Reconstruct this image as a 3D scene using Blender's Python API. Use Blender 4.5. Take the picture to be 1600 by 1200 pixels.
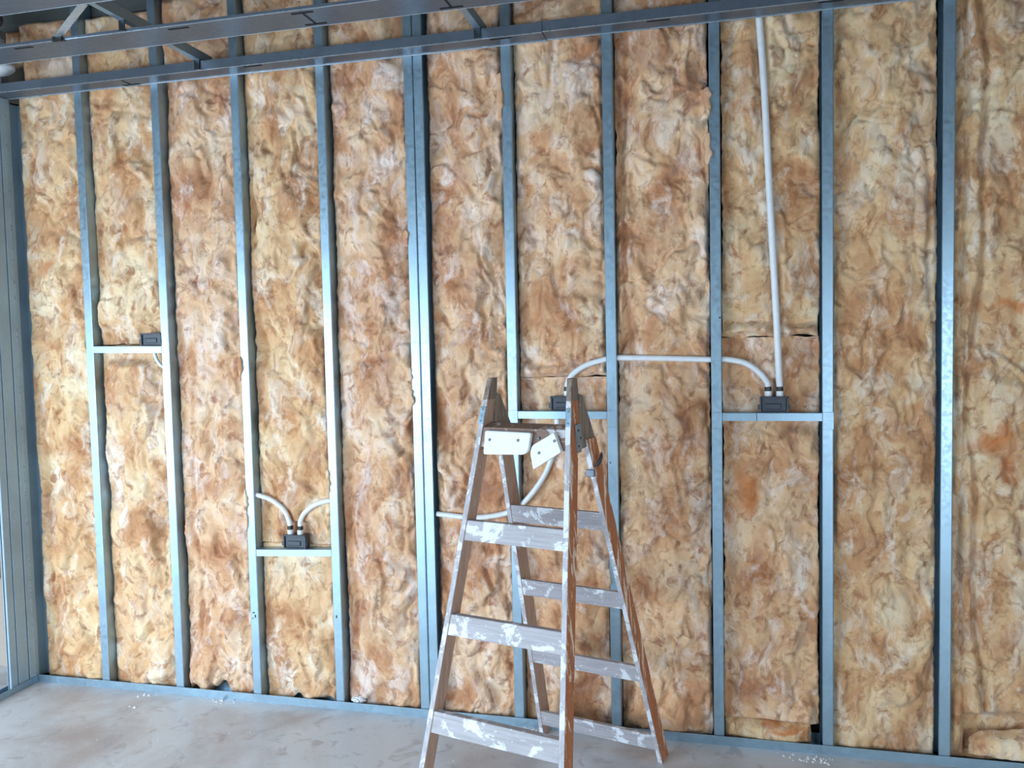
import bpy, bmesh, math, random
import numpy as np
from mathutils import Vector, Matrix

# ------------------------------------------------------------------ clear
for o in list(bpy.data.objects):
    bpy.data.objects.remove(o, do_unlink=True)
C = bpy.context.scene.collection
scn = bpy.context.scene

# ------------------------------------------------------------------ camera
CF, YAW, PITCH, ROLL = 1284.72, -0.2391, -0.0544, -0.0214
cam_d = bpy.data.cameras.new('camera')
cam = bpy.data.objects.new('camera', cam_d); C.objects.link(cam)
cam_d.sensor_fit = 'HORIZONTAL'; cam_d.sensor_width = 36.0
cam_d.lens = CF / 1600 * 36.0
cam_d.clip_start = 0.05
fw = Vector((math.sin(YAW) * math.cos(PITCH), math.cos(YAW) * math.cos(PITCH), math.sin(PITCH)))
r0 = Vector((math.cos(YAW), -math.sin(YAW), 0)); u0 = r0.cross(fw)
rr = r0 * math.cos(ROLL) + u0 * math.sin(ROLL); uu = -r0 * math.sin(ROLL) + u0 * math.cos(ROLL)
m = Matrix((rr, uu, -fw)).transposed().to_4x4(); m.translation = Vector((3.1825, -3.2217, 1.5948))
cam.matrix_world = m
scn.camera = cam

# ------------------------------------------------------------------ world, daylight, exposure
w = bpy.data.worlds.new('daylight'); scn.world = w; w.use_nodes = True
bg = w.node_tree.nodes['Background']; bg.inputs[0].default_value = (0.62, 0.80, 1.0, 1); bg.inputs[1].default_value = 1.0

def area(name, loc, target, sx, sy, power, col):
    d = bpy.data.lights.new(name, 'AREA'); d.shape = 'RECTANGLE'; d.size = sx; d.size_y = sy
    d.energy = power; d.color = col
    o = bpy.data.objects.new(name, d); C.objects.link(o); o.location = loc
    o.rotation_euler = (Vector(target) - Vector(loc)).to_track_quat('-Z', 'Y').to_euler()
    return o
# daylight entering by the wide opening behind the camera
area('daylight_front_opening', (0.2, -4.12, 1.06), (0.2, -3.05, 0.05), 2.9, 1.8, 92, (0.70, 0.86, 1.0))
# daylight entering by the opening in the left wall, nearer the camera
area('daylight_left_opening', (-1.2, -3.4, 1.06), (-0.4, -2.75, 0.05), 1.5, 1.8, 84, (0.70, 0.86, 1.0))
# daylight entering by the doorway at the right
area('daylight_doorway', (4.85, -4.12, 1.05), (4.6, -2.9, 0.05), 0.8, 1.8, 34, (0.72, 0.88, 1.0))
scn.view_settings.view_transform = 'Standard'
scn.view_settings.look = 'None'
scn.view_settings.gamma = 1.0
scn.view_settings.use_curve_mapping = False
scn.view_settings.exposure = 0.60

# ------------------------------------------------------------------ helpers
def mat(name):
    M = bpy.data.materials.new(name); M.use_nodes = True
    nt = M.node_tree; b = nt.nodes['Principled BSDF']
    return M, nt, b
def N(nt, t, **k):
    n = nt.nodes.new(t)
    for a, v in k.items():
        if a.startswith('i_'):
            n.inputs[int(a[2:]) if a[2:].isdigit() else a[2:]].default_value = v
        else: setattr(n, a, v)
    return n
def L(nt, a, b): nt.links.new(a, b)
def ramp(nt, fac, stops):
    r = nt.nodes.new('ShaderNodeValToRGB'); cr = r.color_ramp
    while len(cr.elements) < len(stops): cr.elements.new(0.5)
    for e, (p, c) in zip(cr.elements, stops):
        e.position = p; e.color = (*c, 1) if len(c) == 3 else c
    L(nt, fac, r.inputs[0]); return r.outputs[0]
def noise(nt, vec, scale, detail=4, rough=0.55, dist=0.0):
    n = N(nt, 'ShaderNodeTexNoise'); n.inputs['Scale'].default_value = scale; n.inputs['Detail'].default_value = detail
    n.inputs['Roughness'].default_value = rough; n.inputs['Distortion'].default_value = dist
    L(nt, vec, n.inputs['Vector']); return n.outputs['Fac']
def mixc(nt, fac, a, b, mode='MIX'):
    n = N(nt, 'ShaderNodeMix', data_type='RGBA', blend_type=mode)
    for s, v in ((n.inputs[0], fac), (n.inputs[6], a), (n.inputs[7], b)):
        if hasattr(v, 'links'): L(nt, v, s)
        else: s.default_value = v if not isinstance(v, tuple) else ((*v, 1) if len(v) == 3 else v)
    return n.outputs[2]
def coords(nt, scale=(1, 1, 1), loc=(0, 0, 0), world=False):
    if world:
        s = N(nt, 'ShaderNodeNewGeometry').outputs['Position']
    else:
        s = N(nt, 'ShaderNodeTexCoord').outputs['Object']
    mp = N(nt, 'ShaderNodeMapping'); mp.inputs['Scale'].default_value = scale; mp.inputs['Location'].default_value = loc
    L(nt, s, mp.inputs[0]); return mp.outputs[0]
def bump(nt, b, h, dist, strength=1.0):
    n = N(nt, 'ShaderNodeBump'); n.inputs['Strength'].default_value = strength; n.inputs['Distance'].default_value = dist
    L(nt, h, n.inputs['Height']); L(nt, n.outputs[0], b.inputs['Normal'])
def srgb(r, g, b):
    f = lambda c: (c / 255 / 12.92) if c / 255 <= 0.04045 else ((c / 255 + 0.055) / 1.055) ** 2.4
    return (f(r), f(g), f(b))

def mesh(name, verts, faces, material=None, parent=None, smooth=False):
    me = bpy.data.meshes.new(name); me.from_pydata([tuple(v) for v in verts], [], faces); me.validate(); me.update()
    bm = bmesh.new(); bm.from_mesh(me); bmesh.ops.recalc_face_normals(bm, faces=bm.faces); bm.to_mesh(me); bm.free()
    if material: me.materials.append(material)
    if smooth: me.polygons.foreach_set('use_smooth', [True] * len(me.polygons))
    o = bpy.data.objects.new(name, me); C.objects.link(o)
    if parent: o.parent = parent
    return o
class MB:
    def __init__(s): s.v = []; s.f = []
    def add(s, V, F):
        n = len(s.v); s.v += [tuple(p) for p in V]; s.f += [tuple(i + n for i in f) for f in F]
    def box(s, x0, x1, y0, y1, z0, z1):
        s.hexa([(x0, y0, z0), (x1, y0, z0), (x1, y1, z0), (x0, y1, z0), (x0, y0, z1), (x1, y0, z1), (x1, y1, z1), (x0, y1, z1)])
    def hexa(s, P):
        s.add(P, [(0, 3, 2, 1), (4, 5, 6, 7), (0, 1, 5, 4), (1, 2, 6, 5), (2, 3, 7, 6), (3, 0, 4, 7)])
    def prism(s, poly, f0, f1):
        # poly: 2D points; f0/f1 map (a,b)->3D for the two ends
        n = len(poly); V = [f0(a, b) for a, b in poly] + [f1(a, b) for a, b in poly]
        s.add(V, [tuple(range(n)), tuple(range(2 * n - 1, n - 1, -1))] + [(i, (i + 1) % n, n + (i + 1) % n, n + i) for i in range(n)])
    def tube(s, pts, r, n=12, cap=True):
        pts = [Vector(p) for p in pts]; rings = []
        up = Vector((0, 1, 0)); 
        for i, p in enumerate(pts):
            t = (pts[min(i + 1, len(pts) - 1)] - pts[max(i - 1, 0)]).normalized()
            a = t.cross(up)
            if a.length < 1e-3: a = t.cross(Vector((1, 0, 0)))
            a.normalize(); b = t.cross(a).normalized()
            rad = r[i] if isinstance(r, (list, tuple)) else r
            rings.append([p + a * rad * math.cos(2 * math.pi * k / n) + b * rad * math.sin(2 * math.pi * k / n) for k in range(n)])
        V = [q for R in rings for q in R]; F = []
        for i in range(len(rings) - 1):
            for k in range(n): F.append((i * n + k, i * n + (k + 1) % n, (i + 1) * n + (k + 1) % n, (i + 1) * n + k))
        if cap: F += [tuple(range(n - 1, -1, -1)), tuple(range((len(rings) - 1) * n, len(rings) * n))]
        s.add(V, F)
    def build(s, name, material, parent=None, smooth=False, bevel=0, loc=None, seg=2):
        V = s.v
        if loc: V = [(x - loc[0], y - loc[1], z - loc[2]) for x, y, z in V]
        o = mesh(name, V, s.f, material, parent, smooth)
        if loc: o.location = loc
        if bevel:
            b = o.modifiers.new('bevel', 'BEVEL'); b.width = bevel; b.segments = seg; b.limit_method = 'ANGLE'
        return o
def tag(o, label=None, cat=None, group=None, kind=None):
    if label: o['label'] = label
    if cat: o['category'] = cat
    if group: o['group'] = group
    if kind: o['kind'] = kind
    return o
def empty(name, loc, rz=0):
    o = bpy.data.objects.new(name, None); C.objects.link(o); o.location = loc; o.rotation_euler = (0, 0, rz); o.empty_display_size = 0.1
    return o
def catmull(P, k=10):
    P = [np.array(p, float) for p in P]; P = [2 * P[0] - P[1]] + P + [2 * P[-1] - P[-2]]; out = []
    for i in range(1, len(P) - 2):
        a, b, c, d = P[i - 1:i + 3]
        for j in range(k):
            t = j / k
            out.append(0.5 * (2 * b + (c - a) * t + (2 * a - 5 * b + 4 * c - d) * t * t + (3 * b - a - 3 * c + d) * t ** 3))
    out.append(P[-2]); return out

# ------------------------------------------------------------------ materials
def metal_mat(name, base, rough=0.42, metallic=0.75, dirt=0.0):
    M, nt, b = mat(name)
    v = coords(nt, world=True)
    n1 = noise(nt, v, 60, 3); n2 = noise(nt, v, 7, 4); n3 = noise(nt, v, 230, 2)
    c = mixc(nt, n1, tuple(x * 0.86 for x in base), tuple(min(1, x * 1.12) for x in base))
    c = mixc(nt, ramp(nt, n2, [(0.45, (0, 0, 0)), (0.75, (1, 1, 1))]), c, tuple(x * 0.84 for x in base))
    L(nt, c, b.inputs['Base Color']); b.inputs['Metallic'].default_value = metallic
    rr_ = ramp(nt, n1, [(0.3, (rough - 0.07,) * 3), (0.7, (rough + 0.1,) * 3)])
    L(nt, rr_, b.inputs['Roughness']); bump(nt, b, n3, 0.0004, 0.35)
    return M
METAL = metal_mat('galvanised_steel', (0.34, 0.48, 0.585), 0.36, 0.8)
METAL_SOFT = metal_mat('galvanised_steel_soft', (0.36, 0.50, 0.60), 0.45, 0.15)
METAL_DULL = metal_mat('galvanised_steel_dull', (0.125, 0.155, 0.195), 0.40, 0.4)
METAL_EDGE = metal_mat('galvanised_edge', (0.55, 0.63, 0.70), 0.3, 0.75)

def plain(name, col, rough=0.5, metallic=0.0, nscale=40, var=0.12, bmp=0.0):
    M, nt, b = mat(name); v = coords(nt)
    n = noise(nt, v, nscale, 4)
    L(nt, mixc(nt, n, tuple(c * (1 - var) for c in col), tuple(min(1, c * (1 + var)) for c in col)), b.inputs['Base Color'])
    b.inputs['Roughness'].default_value = rough; b.inputs['Metallic'].default_value = metallic
    if bmp: bump(nt, b, n, bmp)
    return M
BLACK = plain('black_plastic', (0.02, 0.022, 0.026), 0.45)
BOXMAT = plain('dark_grey_plastic', (0.035, 0.045, 0.065), 0.4, nscale=30, var=0.4)
CONDUIT = plain('white_plastic_conduit', (0.78, 0.82, 0.86), 0.38)
WHITE_PAD = plain('white_foam', (0.86, 0.90, 0.90), 0.6, nscale=60, var=0.06, bmp=0.001)
SCREW = plain('dark_screw', (0.06, 0.07, 0.08), 0.4, 0.8)
DARK = plain('dark_void', (0.012, 0.012, 0.014), 0.9)
SHEATH = plain('sheathing_board', (0.055, 0.045, 0.038), 0.9, nscale=8, var=0.4)
ROOF = plain('roof_deck', (0.07, 0.055, 0.045), 0.9, nscale=6, var=0.4)
PLASTER = plain('plaster_wall', (0.42, 0.36, 0.31), 0.9, nscale=5, var=0.1)
PLASTERW = plain('light_plaster_wall', (0.55, 0.56, 0.57), 0.9, nscale=5, var=0.1)

def batt_mat(name, tint, seed, spots=()):
    M, nt, b = mat(name)
    v = coords(nt, (1, 1, 0.8), (seed * 3.1, 0, seed * 1.7), world=True)
    vd = N(nt, 'ShaderNodeTexNoise'); vd.inputs['Scale'].default_value = 7; vd.inputs['Detail'].default_value = 5; L(nt, v, vd.inputs['Vector'])
    add = N(nt, 'ShaderNodeVectorMath', operation='MULTIPLY_ADD'); L(nt, vd.outputs['Color'], add.inputs[0]); add.inputs[1].default_value = (0.14, 0.14, 0.14); L(nt, v, add.inputs[2])
    w_ = add.outputs[0]
    a = noise(nt, w_, 6.0, 5, 0.58, 0.15)
    base = ramp(nt, a, [(0.31, srgb(178, 126, 90)), (0.41, srgb(206, 158, 118)), (0.49, srgb(223, 183, 142)), (0.57, srgb(233, 201, 162)), (0.68, srgb(242, 222, 192))])
    # pale wispy fibre patches
    mp = N(nt, 'ShaderNodeMapping'); mp.inputs['Scale'].default_value = (1.0, 1, 0.55); mp.inputs['Rotation'].default_value = (0, 0.6, 0); L(nt, w_, mp.inputs[0])
    p = noise(nt, mp.outputs[0], 10, 7, 0.68, 0.5)
    pm = ramp(nt, p, [(0.50, (0, 0, 0)), (0.66, (0.9, 0.9, 0.9))])
    col = mixc(nt, pm, base, srgb(244, 232, 220))
    # mauve-grey patches
    g = noise(nt, w_, 8.5, 5, 0.6, 0.2)
    col = mixc(nt, ramp(nt, g, [(0.54, (0, 0, 0)), (0.72, (0.6, 0.6, 0.6))]), col, srgb(206, 176, 160))
    # amber binder spots
    o_ = noise(nt, w_, 3.7, 5, 0.6, 0.4)
    col = mixc(nt, ramp(nt, o_, [(0.66, (0, 0, 0)), (0.76, (0.6, 0.6, 0.6))]), col, srgb(212, 138, 72))
    # small brown flecks of denser binder
    f_ = noise(nt, w_, 24, 4, 0.62, 0.3)
    col = mixc(nt, ramp(nt, f_, [(0.50, (0, 0, 0)), (0.68, (0.8, 0.8, 0.8))]), col, srgb(160, 104, 70))
    col = mixc(nt, 1.0, col, tint, 'MULTIPLY')
    # amber binder stains where this batt has them: (x, z, half width, half height)
    for (sx, sz, hw, hh, strength) in spots:
        mp_ = N(nt, 'ShaderNodeMapping', vector_type='TEXTURE'); mp_.inputs['Location'].default_value = (sx, 0, sz); mp_.inputs['Scale'].default_value = (hw, 1e3, hh)
        ad = N(nt, 'ShaderNodeVectorMath', operation='MULTIPLY_ADD'); L(nt, vd.outputs['Color'], ad.inputs[0]); ad.inputs[1].default_value = (0.24, 0.24, 0.24); L(nt, N(nt, 'ShaderNodeNewGeometry').outputs['Position'], ad.inputs[2])
        sb_ = N(nt, 'ShaderNodeVectorMath', operation='SUBTRACT'); L(nt, ad.outputs[0], sb_.inputs[0]); sb_.inputs[1].default_value = (0.12, 0.12, 0.12)
        L(nt, sb_.outputs[0], mp_.inputs[0])
        ln = N(nt, 'ShaderNodeVectorMath', operation='LENGTH'); L(nt, mp_.outputs[0], ln.inputs[0])
        col = mixc(nt, ramp(nt, ln.outputs['Value'], [(0.25, (strength * 0.85,) * 3), (0.7, (strength * 0.4,) * 3), (1.0, (0, 0, 0))]), col, srgb(192, 108, 46))
    L(nt, col, b.inputs['Base Color']); b.inputs['Roughness'].default_value = 0.95
    b.inputs['Specular IOR Level'].default_value = 0.1
    b.inputs['Sheen Weight'].default_value = 0.15; b.inputs['Sheen Roughness'].default_value = 0.6
    # fibrous relief
    mp2 = N(nt, 'ShaderNodeMapping'); mp2.inputs['Scale'].default_value = (1, 1, 0.35); L(nt, w_, mp2.inputs[0])
    h1 = noise(nt, mp2.outputs[0], 60, 6, 0.7, 0.8)
    bump(nt, b, h1, 0.006, 0.30)
    return M
BATT = [batt_mat('fibreglass_%s' % n, t, s) for n, t, s in (
    ('golden', (0.98, 0.95, 0.89), 1.0), ('tan', (0.95, 0.89, 0.88), 2.0), ('pinkish', (0.96, 0.90, 0.91), 3.0), ('ochre', (0.90, 0.86, 0.79), 4.0), ('cream', (0.99, 0.98, 0.95), 5.0))]
B_LEFT = batt_mat('fibreglass_left', (0.98, 0.95, 0.88), 6.0, ((0.165, 1.97, 0.05, 0.05, 0.8),))
B_BOX = batt_mat('fibreglass_box', (0.95, 0.90, 0.88), 7.0, ((3.30, 0.96, 0.045, 0.17, 0.9),))
B_RIGHT = batt_mat('fibreglass_right', (0.88, 0.85, 0.78), 8.0, ((4.15, 1.19, 0.09, 0.07, 0.9), (4.22, 1.69, 0.10, 0.03, 0.8), (4.24, 1.10, 0.04, 0.10, 0.8)))
B_OFF = batt_mat('fibreglass_offcut', (1.0, 1.0, 0.88), 9.0, ((3.47, 0.05, 0.09, 0.022, 1.0),))

def floor_mat():
    M, nt, b = mat('dusty_concrete'); v = coords(nt, world=True)
    n1 = noise(nt, v, 1.6, 5, 0.6, 0.7); n2 = noise(nt, v, 9, 6, 0.65, 1.0); n3 = noise(nt, v, 120, 3)
    c = ramp(nt, n1, [(0.36, (0.48, 0.43, 0.43)), (0.49, (0.60, 0.60, 0.62)), (0.60, (0.70, 0.74, 0.79))])
    c = mixc(nt, ramp(nt, n2, [(0.34, (0.6, 0.6, 0.6)), (0.45, (0, 0, 0))]), c, (0.36, 0.35, 0.365))
    c = mixc(nt, ramp(nt, n3, [(0.62, (0, 0, 0)), (0.72, (0.5, 0.5, 0.5))]), c, (0.75, 0.75, 0.76))
    L(nt, c, b.inputs['Base Color'])
    L(nt, ramp(nt, n2, [(0.3, (0.34,) * 3), (0.7, (0.52,) * 3)]), b.inputs['Roughness'])
    b.inputs['Specular IOR Level'].default_value = 0.6
    bump(nt, b, n2, 0.004, 0.4)
    return M
FLOOR = floor_mat()

def wood_mat(name, base, dark, paint, pamt, vert=True, streak=None, samt=0.6):
    M, nt, b = mat(name)
    sc = (1, 1, 0.07) if vert else (0.07, 1, 1)
    v = coords(nt, sc); v2 = coords(nt)
    g = noise(nt, v, 90, 5, 0.6, 0.4); n = noise(nt, v2, 14, 5, 0.65, 0.5); n2 = noise(nt, v2, 70, 3, 0.6)
    c = mixc(nt, ramp(nt, g, [(0.35, (0, 0, 0)), (0.65, (1, 1, 1))]), dark, base)
    if streak:
        s_ = noise(nt, coords(nt, (1, 1, 0.14) if vert else (0.14, 1, 1), (3, 1, 5)), 34, 5, 0.7, 0.8)
        c = mixc(nt, ramp(nt, s_, [(samt, (0, 0, 0)), (samt + 0.03, (1, 1, 1))]), c, streak)
    pm = ramp(nt, n, [(pamt, (0, 0, 0)), (pamt + 0.05, (0.9, 0.9, 0.9))])
    c = mixc(nt, pm, c, paint)
    sp = ramp(nt, n2, [(0.66, (0, 0, 0)), (0.69, (0.8, 0.8, 0.8))])
    c = mixc(nt, sp, c, paint)
    L(nt, c, b.inputs['Base Color']); b.inputs['Roughness'].default_value = 0.55
    bump(nt, b, g, 0.0012, 0.5)
    return M
W_EDGE = wood_mat('weathered_painted_edge', (0.50, 0.50, 0.54), (0.36, 0.34, 0.36), (0.74, 0.78, 0.84), 0.52)
W_SIDE = wood_mat('varnished_wood_side', (0.60, 0.40, 0.30), (0.46, 0.29, 0.21), (0.74, 0.70, 0.68), 0.68)
W_ORANGE = wood_mat('worn_orange_wood', (0.60, 0.215, 0.085), (0.44, 0.15, 0.06), (0.74, 0.70, 0.68), 0.74, True, (0.95, 0.76, 0.60), 0.54)
W_RUNG = wood_mat('painted_rung_wood', (0.45, 0.43, 0.46), (0.34, 0.32, 0.34), (0.76, 0.80, 0.86), 0.54, False)
W_BOARD = wood_mat('brown_board_wood', (0.29, 0.18, 0.14), (0.2, 0.12, 0.09), (0.62, 0.62, 0.64), 0.60, False)
W_OLD = wood_mat('old_grey_brown_wood', (0.36, 0.28, 0.22), (0.15, 0.11, 0.09), (0.55, 0.53, 0.52), 0.66, True, (0.5, 0.42, 0.34), 0.63)

# ------------------------------------------------------------------ the setting
ROOMX0, ROOMX1, ROOMY = -1.5, 5.4, -4.6
fl = MB(); fl.box(ROOMX0, ROOMX1, ROOMY, 0.25, -0.1, 0.0)
tag(fl.build('floor', FLOOR), kind='structure', label='dusty grey concrete floor slab')
s = MB(); s.box(-0.25, ROOMX1, 0.125, 0.25, 0.0, 3.6)
tag(s.build('wall_back', SHEATH), kind='structure', label='dark sheathing behind the insulation')
s = MB(); s.box(ROOMX0 - 0.1, ROOMX0, -2.6, 0.25, 0, 3.6); s.box(ROOMX0 - 0.1, ROOMX0, -4.2, -2.6, 2.12, 3.6); s.box(ROOMX0 - 0.1, ROOMX0, ROOMY, -4.2, 0, 3.6)
tag(s.build('wall_left', PLASTER), kind='structure', label='brown plastered wall seen past the left studs')
s = MB(); s.box(ROOMX0, -0.25, 0.125, 0.25, 0, 3.6)
tag(s.build('wall_back_left', PLASTER), kind='structure')
s = MB(); s.box(ROOMX1, ROOMX1 + 0.1, ROOMY, 0.25, 0, 3.6)
tag(s.build('wall_right', PLASTER), kind='structure')
s = MB()
for x0, x1, z0, z1 in ((ROOMX0, -1.3, 0, 3.6), (1.7, 4.4, 0, 3.6), (5.3, ROOMX1, 0, 3.6), (-1.3, 1.7, 2.1, 3.6), (4.4, 5.3, 2.1, 3.6)):
    s.box(x0, x1, -4.42, -4.6, z0, z1)
tag(s.build('wall_front', PLASTERW), kind='structure')
s = MB(); s.box(ROOMX0 - 0.1, ROOMX1 + 0.1, ROOMY, 0.25, 3.6, 3.7)
tag(s.build('ceiling', ROOF), kind='structure', label='dark underside of the roof deck')

# ------------------------------------------------------------------ steel studs
STUDX = [0.0, 0.4014, 0.8000, 1.1957, 1.5971, 2.0091, 2.3987, 2.7993, 3.1990, 3.5986, 4.0011, 4.40]
DEP = 0.088; ZT = 3.56
def c_profile(wd, dep, t=0.002, lip=0.008, flip=False, r=0.004):
    # C section: web on +x, flanges at y=0 and y=dep, open side at -x; centred on x
    h = wd / 2
    pts = [(-h, lip), (-h, 0.0015), (-h + 0.0015, 0), (h - r, 0), (h - r * 0.3, r * 0.3), (h, r), (h, dep - r), (h - r, dep), (-h, dep), (-h, dep - lip),
           (-h + t, dep - lip), (-h + t, dep - t), (h - t, dep - t), (h - t, t), (-h + t, t), (-h + t, lip)]
    if flip: pts = [(-a, b) for a, b in pts]
    return pts
def stud(x, label, wd=0.040, flip=False, z0=0.004, z1=ZT, y0=0.0, m=None):
    s = MB(); prof = c_profile(wd, DEP, flip=flip)
    s.prism(prof, lambda a, b: (x + a, y0 + b, z0), lambda a, b: (x + a, y0 + b, z1))
    o = s.build('metal_stud', m or METAL, loc=(x, y0, z0))
    tag(o, label, 'stud', 'vertical wall studs of the insulated wall')
    # fine screw heads and service-slot marks in the visible flange
    return o
ords = ['', 'first', 'second', 'third', 'fourth', 'fifth', 'sixth', 'seventh', 'eighth', 'ninth', 'tenth']
slab = {1: 'galvanized steel stud, first from the left corner, left end of the highest short noggin',
        2: 'bright galvanized stud just right of the highest short noggin',
        3: 'bright galvanized stud at the left end of the lowest noggin, two dark nicks in it',
        4: 'galvanized stud at the right end of the lowest noggin',
        6: 'galvanized stud rising behind the left top of the wooden ladder',
        7: 'galvanized stud behind the right rails of the wooden ladder',
        8: 'grey-blue galvanized stud just right of the ladder, left of the tall vertical conduit',
        9: 'grey-blue galvanized stud right of the tall vertical conduit',
        10: 'rightmost galvanized stud, with a folded batt edge on its right side'}
S = {}
for i in (1, 2, 3, 4, 6, 7, 8, 9, 10):
    S[i] = stud(STUDX[i], slab[i])
S['5a'] = stud(STUDX[5] - 0.0208, 'left stud of the back-to-back double stud left of the ladder')
S['5b'] = stud(STUDX[5] + 0.0208, 'right stud of the back-to-back double stud left of the ladder', flip=True)
S[0] = stud(0.0, 'corner stud of the insulated wall against the left wall frame', z1=2.75, wd=0.036, flip=True, m=METAL_SOFT)
# dark nicks on two studs
for i, x, z, w_, h in ((3, 1.191, 0.404, 0.010, 0.006), (3, 1.199, 0.389, 0.007, 0.012), (3, 1.186, 0.378, 0.005, 0.006), (4, 1.592, 0.41, 0.006, 0.012), (8, 3.213, 1.66, 0.007, 0.006), (7, 2.79, 1.10, 0.005, 0.005)):
    s = MB(); s.box(x - w_ / 2, x + w_ / 2, -0.0008, 0.001, z - h / 2, z + h / 2)
    o = s.build('scratch', SCREW, loc=tuple(S[i].location)); o.location = (0, 0, 0); o.parent = S[i]

# left wall frame: three studs whose flanges face the room, x = 0.02
def left_stud(y0, y1, label, ridge=None):
    s = MB(); t = 0.002; xb = 0.0; xf = 0.02
    # C: flange at x=xf facing the room, web on the side towards the corner
    pts = [(xf, y0 + 0.0015), (xf - 0.0015, y0), (xf - 0.009, y0), (xf - 0.009, y0 + t), (xf - t, y0 + t), (xf - t, y1 - t), (xb + t, y1 - t), (xb + t, y0 + t), (xb, y0 + t), (xb, y1), (xf - 0.003, y1), (xf, y1 - 0.003)]
    s.prism(pts, lambda a, b: (a, b, 0.004), lambda a, b: (a, b, 2.752))
    o = s.build('metal_stud', METAL_SOFT, loc=(0, (y0 + y1) / 2, 0.004))
    tag(o, label, 'stud', 'studs of the left wall frame')
    if ridge:
        r = MB(); r.tube([(0.0203, ridge, 0.03), (0.0203, ridge, 2.74)], 0.0016, 6)
        q = r.build('stiffening_rib', METAL_EDGE, loc=tuple(o.location)); q.location = (0, 0, 0); q.parent = o
left_stud(-0.156, -0.116, 'outermost of the three studs packed in the left corner')
left_stud(-0.112, -0.052, 'middle one of the three studs packed in the left corner')
left_stud(-0.047, 0.021 - 0.022, 'innermost of the three corner studs, with a bright rib', ridge=-0.018)

# tracks
def u_track(name, label, x0, x1, mat_=METAL):
    s = MB(); t = 0.0015; h = 0.036
    pts = [(-0.006, 0.0), (-0.006, h), (-0.006 + t, h), (-0.006 + t, t), (0.094 - t, t), (0.094 - t, h), (0.094, h), (0.094, 0.0)]
    s.prism(pts, lambda a, b: (x0, a, b), lambda a, b: (x1, a, b))
    o = s.build(name, mat_, loc=(x0, 0, 0)); return o
tag(u_track('floor_track', '', 0.022, ROOMX1), 'galvanized floor track under the studs of the insulated wall', 'track')
s = MB(); t = 0.0015
pts = [(0.026, 0), (0.026, 0.032), (0.026 - t, 0.032), (0.026 - t, t), (-0.02 + t, t), (-0.02 + t, 0.032), (-0.02, 0.032), (-0.02, 0)]
s.prism(pts, lambda a, b: (a, -2.6, b), lambda a, b: (a, -0.008, b))
tag(s.build('floor_track', METAL, loc=(0.026, -0.01, 0)), 'galvanized floor track of the left wall frame', 'track')

# ledger channel on the wall front (two lengths), web down, flanges up
def channel(name, label, x0, x1, y0, y1, z, h, cat='track', group=None, lip=0.0, slots=(), lower_lip=0.0, farh=None):
    s = MB(); t = 0.002; farh = farh or h
    pts = [(y0, z + h), (y0, z + 0.002), (y0 + 0.002, z), (y1 - 0.002, z), (y1, z + 0.002), (y1, z + farh), (y1 - t, z + farh), (y1 - t, z + t), (y0 + t, z + t), (y0 + t, z + h - 0.002)]
    s.prism(pts, lambda a, b: (x0, a, b), lambda a, b: (x1, a, b))
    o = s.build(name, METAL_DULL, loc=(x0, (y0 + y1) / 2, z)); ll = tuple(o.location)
    tag(o, label, cat, group)
    def part(nm, sb, mt):
        q = sb.build(nm, mt, loc=ll); q.location = (0, 0, 0); q.parent = o; return q
    e = MB(); e.tube([(x0, y0 + 0.0015, z + 0.0015), (x1, y0 + 0.0015, z + 0.0015)], 0.0022, 6); part('rolled_edge', e, METAL_EDGE)
    e = MB()
    if lower_lip:
        e.box(x0, x1, y1 - 0.004, y1 - 0.002, z - lower_lip, z + 0.001)
    e.tube([(x0, y1 - 0.003, z + 0.0005), (x1, y1 - 0.003, z + 0.0005)], 0.0018, 6)
    part('rolled_edge', e, METAL_EDGE)
    for k, (sx, kind) in enumerate(slots):
        e = MB(); c = (y0 + y1) / 2; d = (y1 - y0)
        zz0, zz1 = z - 0.0012, z + 0.001
        a = 0.34 * d
        if kind in ('I', 'N'): e.box(sx - 0.042, sx + 0.042, c - a - 0.006, c - a + 0.006, zz0, zz1)
        if kind in ('I', 'F'): e.box(sx - 0.042, sx + 0.042, c + a - 0.006, c + a + 0.006, zz0, zz1)
        if kind in ('I', 'F'): e.box(sx - 0.004, sx + 0.004, c - a, c + a, zz0, zz1)
        part('punched_slot', e, DARK)
    return o
channel('ledger_channel', 'long horizontal steel ledger across the wall top, left length ending in a lapped joint', -0.09, 2.565, -0.092, -0.002, 2.754, 0.040,
        cat='channel', lower_lip=0.004, slots=((1.333, 'N'), (0.70, 'F'), (2.40, 'N')))
channel('ledger_channel', 'long horizontal steel ledger across the wall top, right length nested into the joint', 2.54, ROOMX1, -0.089, -0.002, 2.7575, 0.040,
        cat='channel', lower_lip=0.004, slots=((3.00, 'N'), (3.60, 'N')))
channel('ceiling_channel', 'horizontal steel ceiling channel with punched slots, nearest in front of the ledger', -0.09, ROOMX1, -0.546, -0.391, 2.754, 0.012,
        cat='channel', group=None, slots=((1.795, 'I'), (2.31, 'I'), (1.30, 'N'), (0.62, 'N'), (2.85, 'I')))
channel('ceiling_channel', 'horizontal steel ceiling channel crossing the top left corner of the picture', -0.09, ROOMX1, -0.95, -0.795, 2.754, 0.012,
        cat='channel', slots=((1.30, 'I'), (1.80, 'I')))
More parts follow.
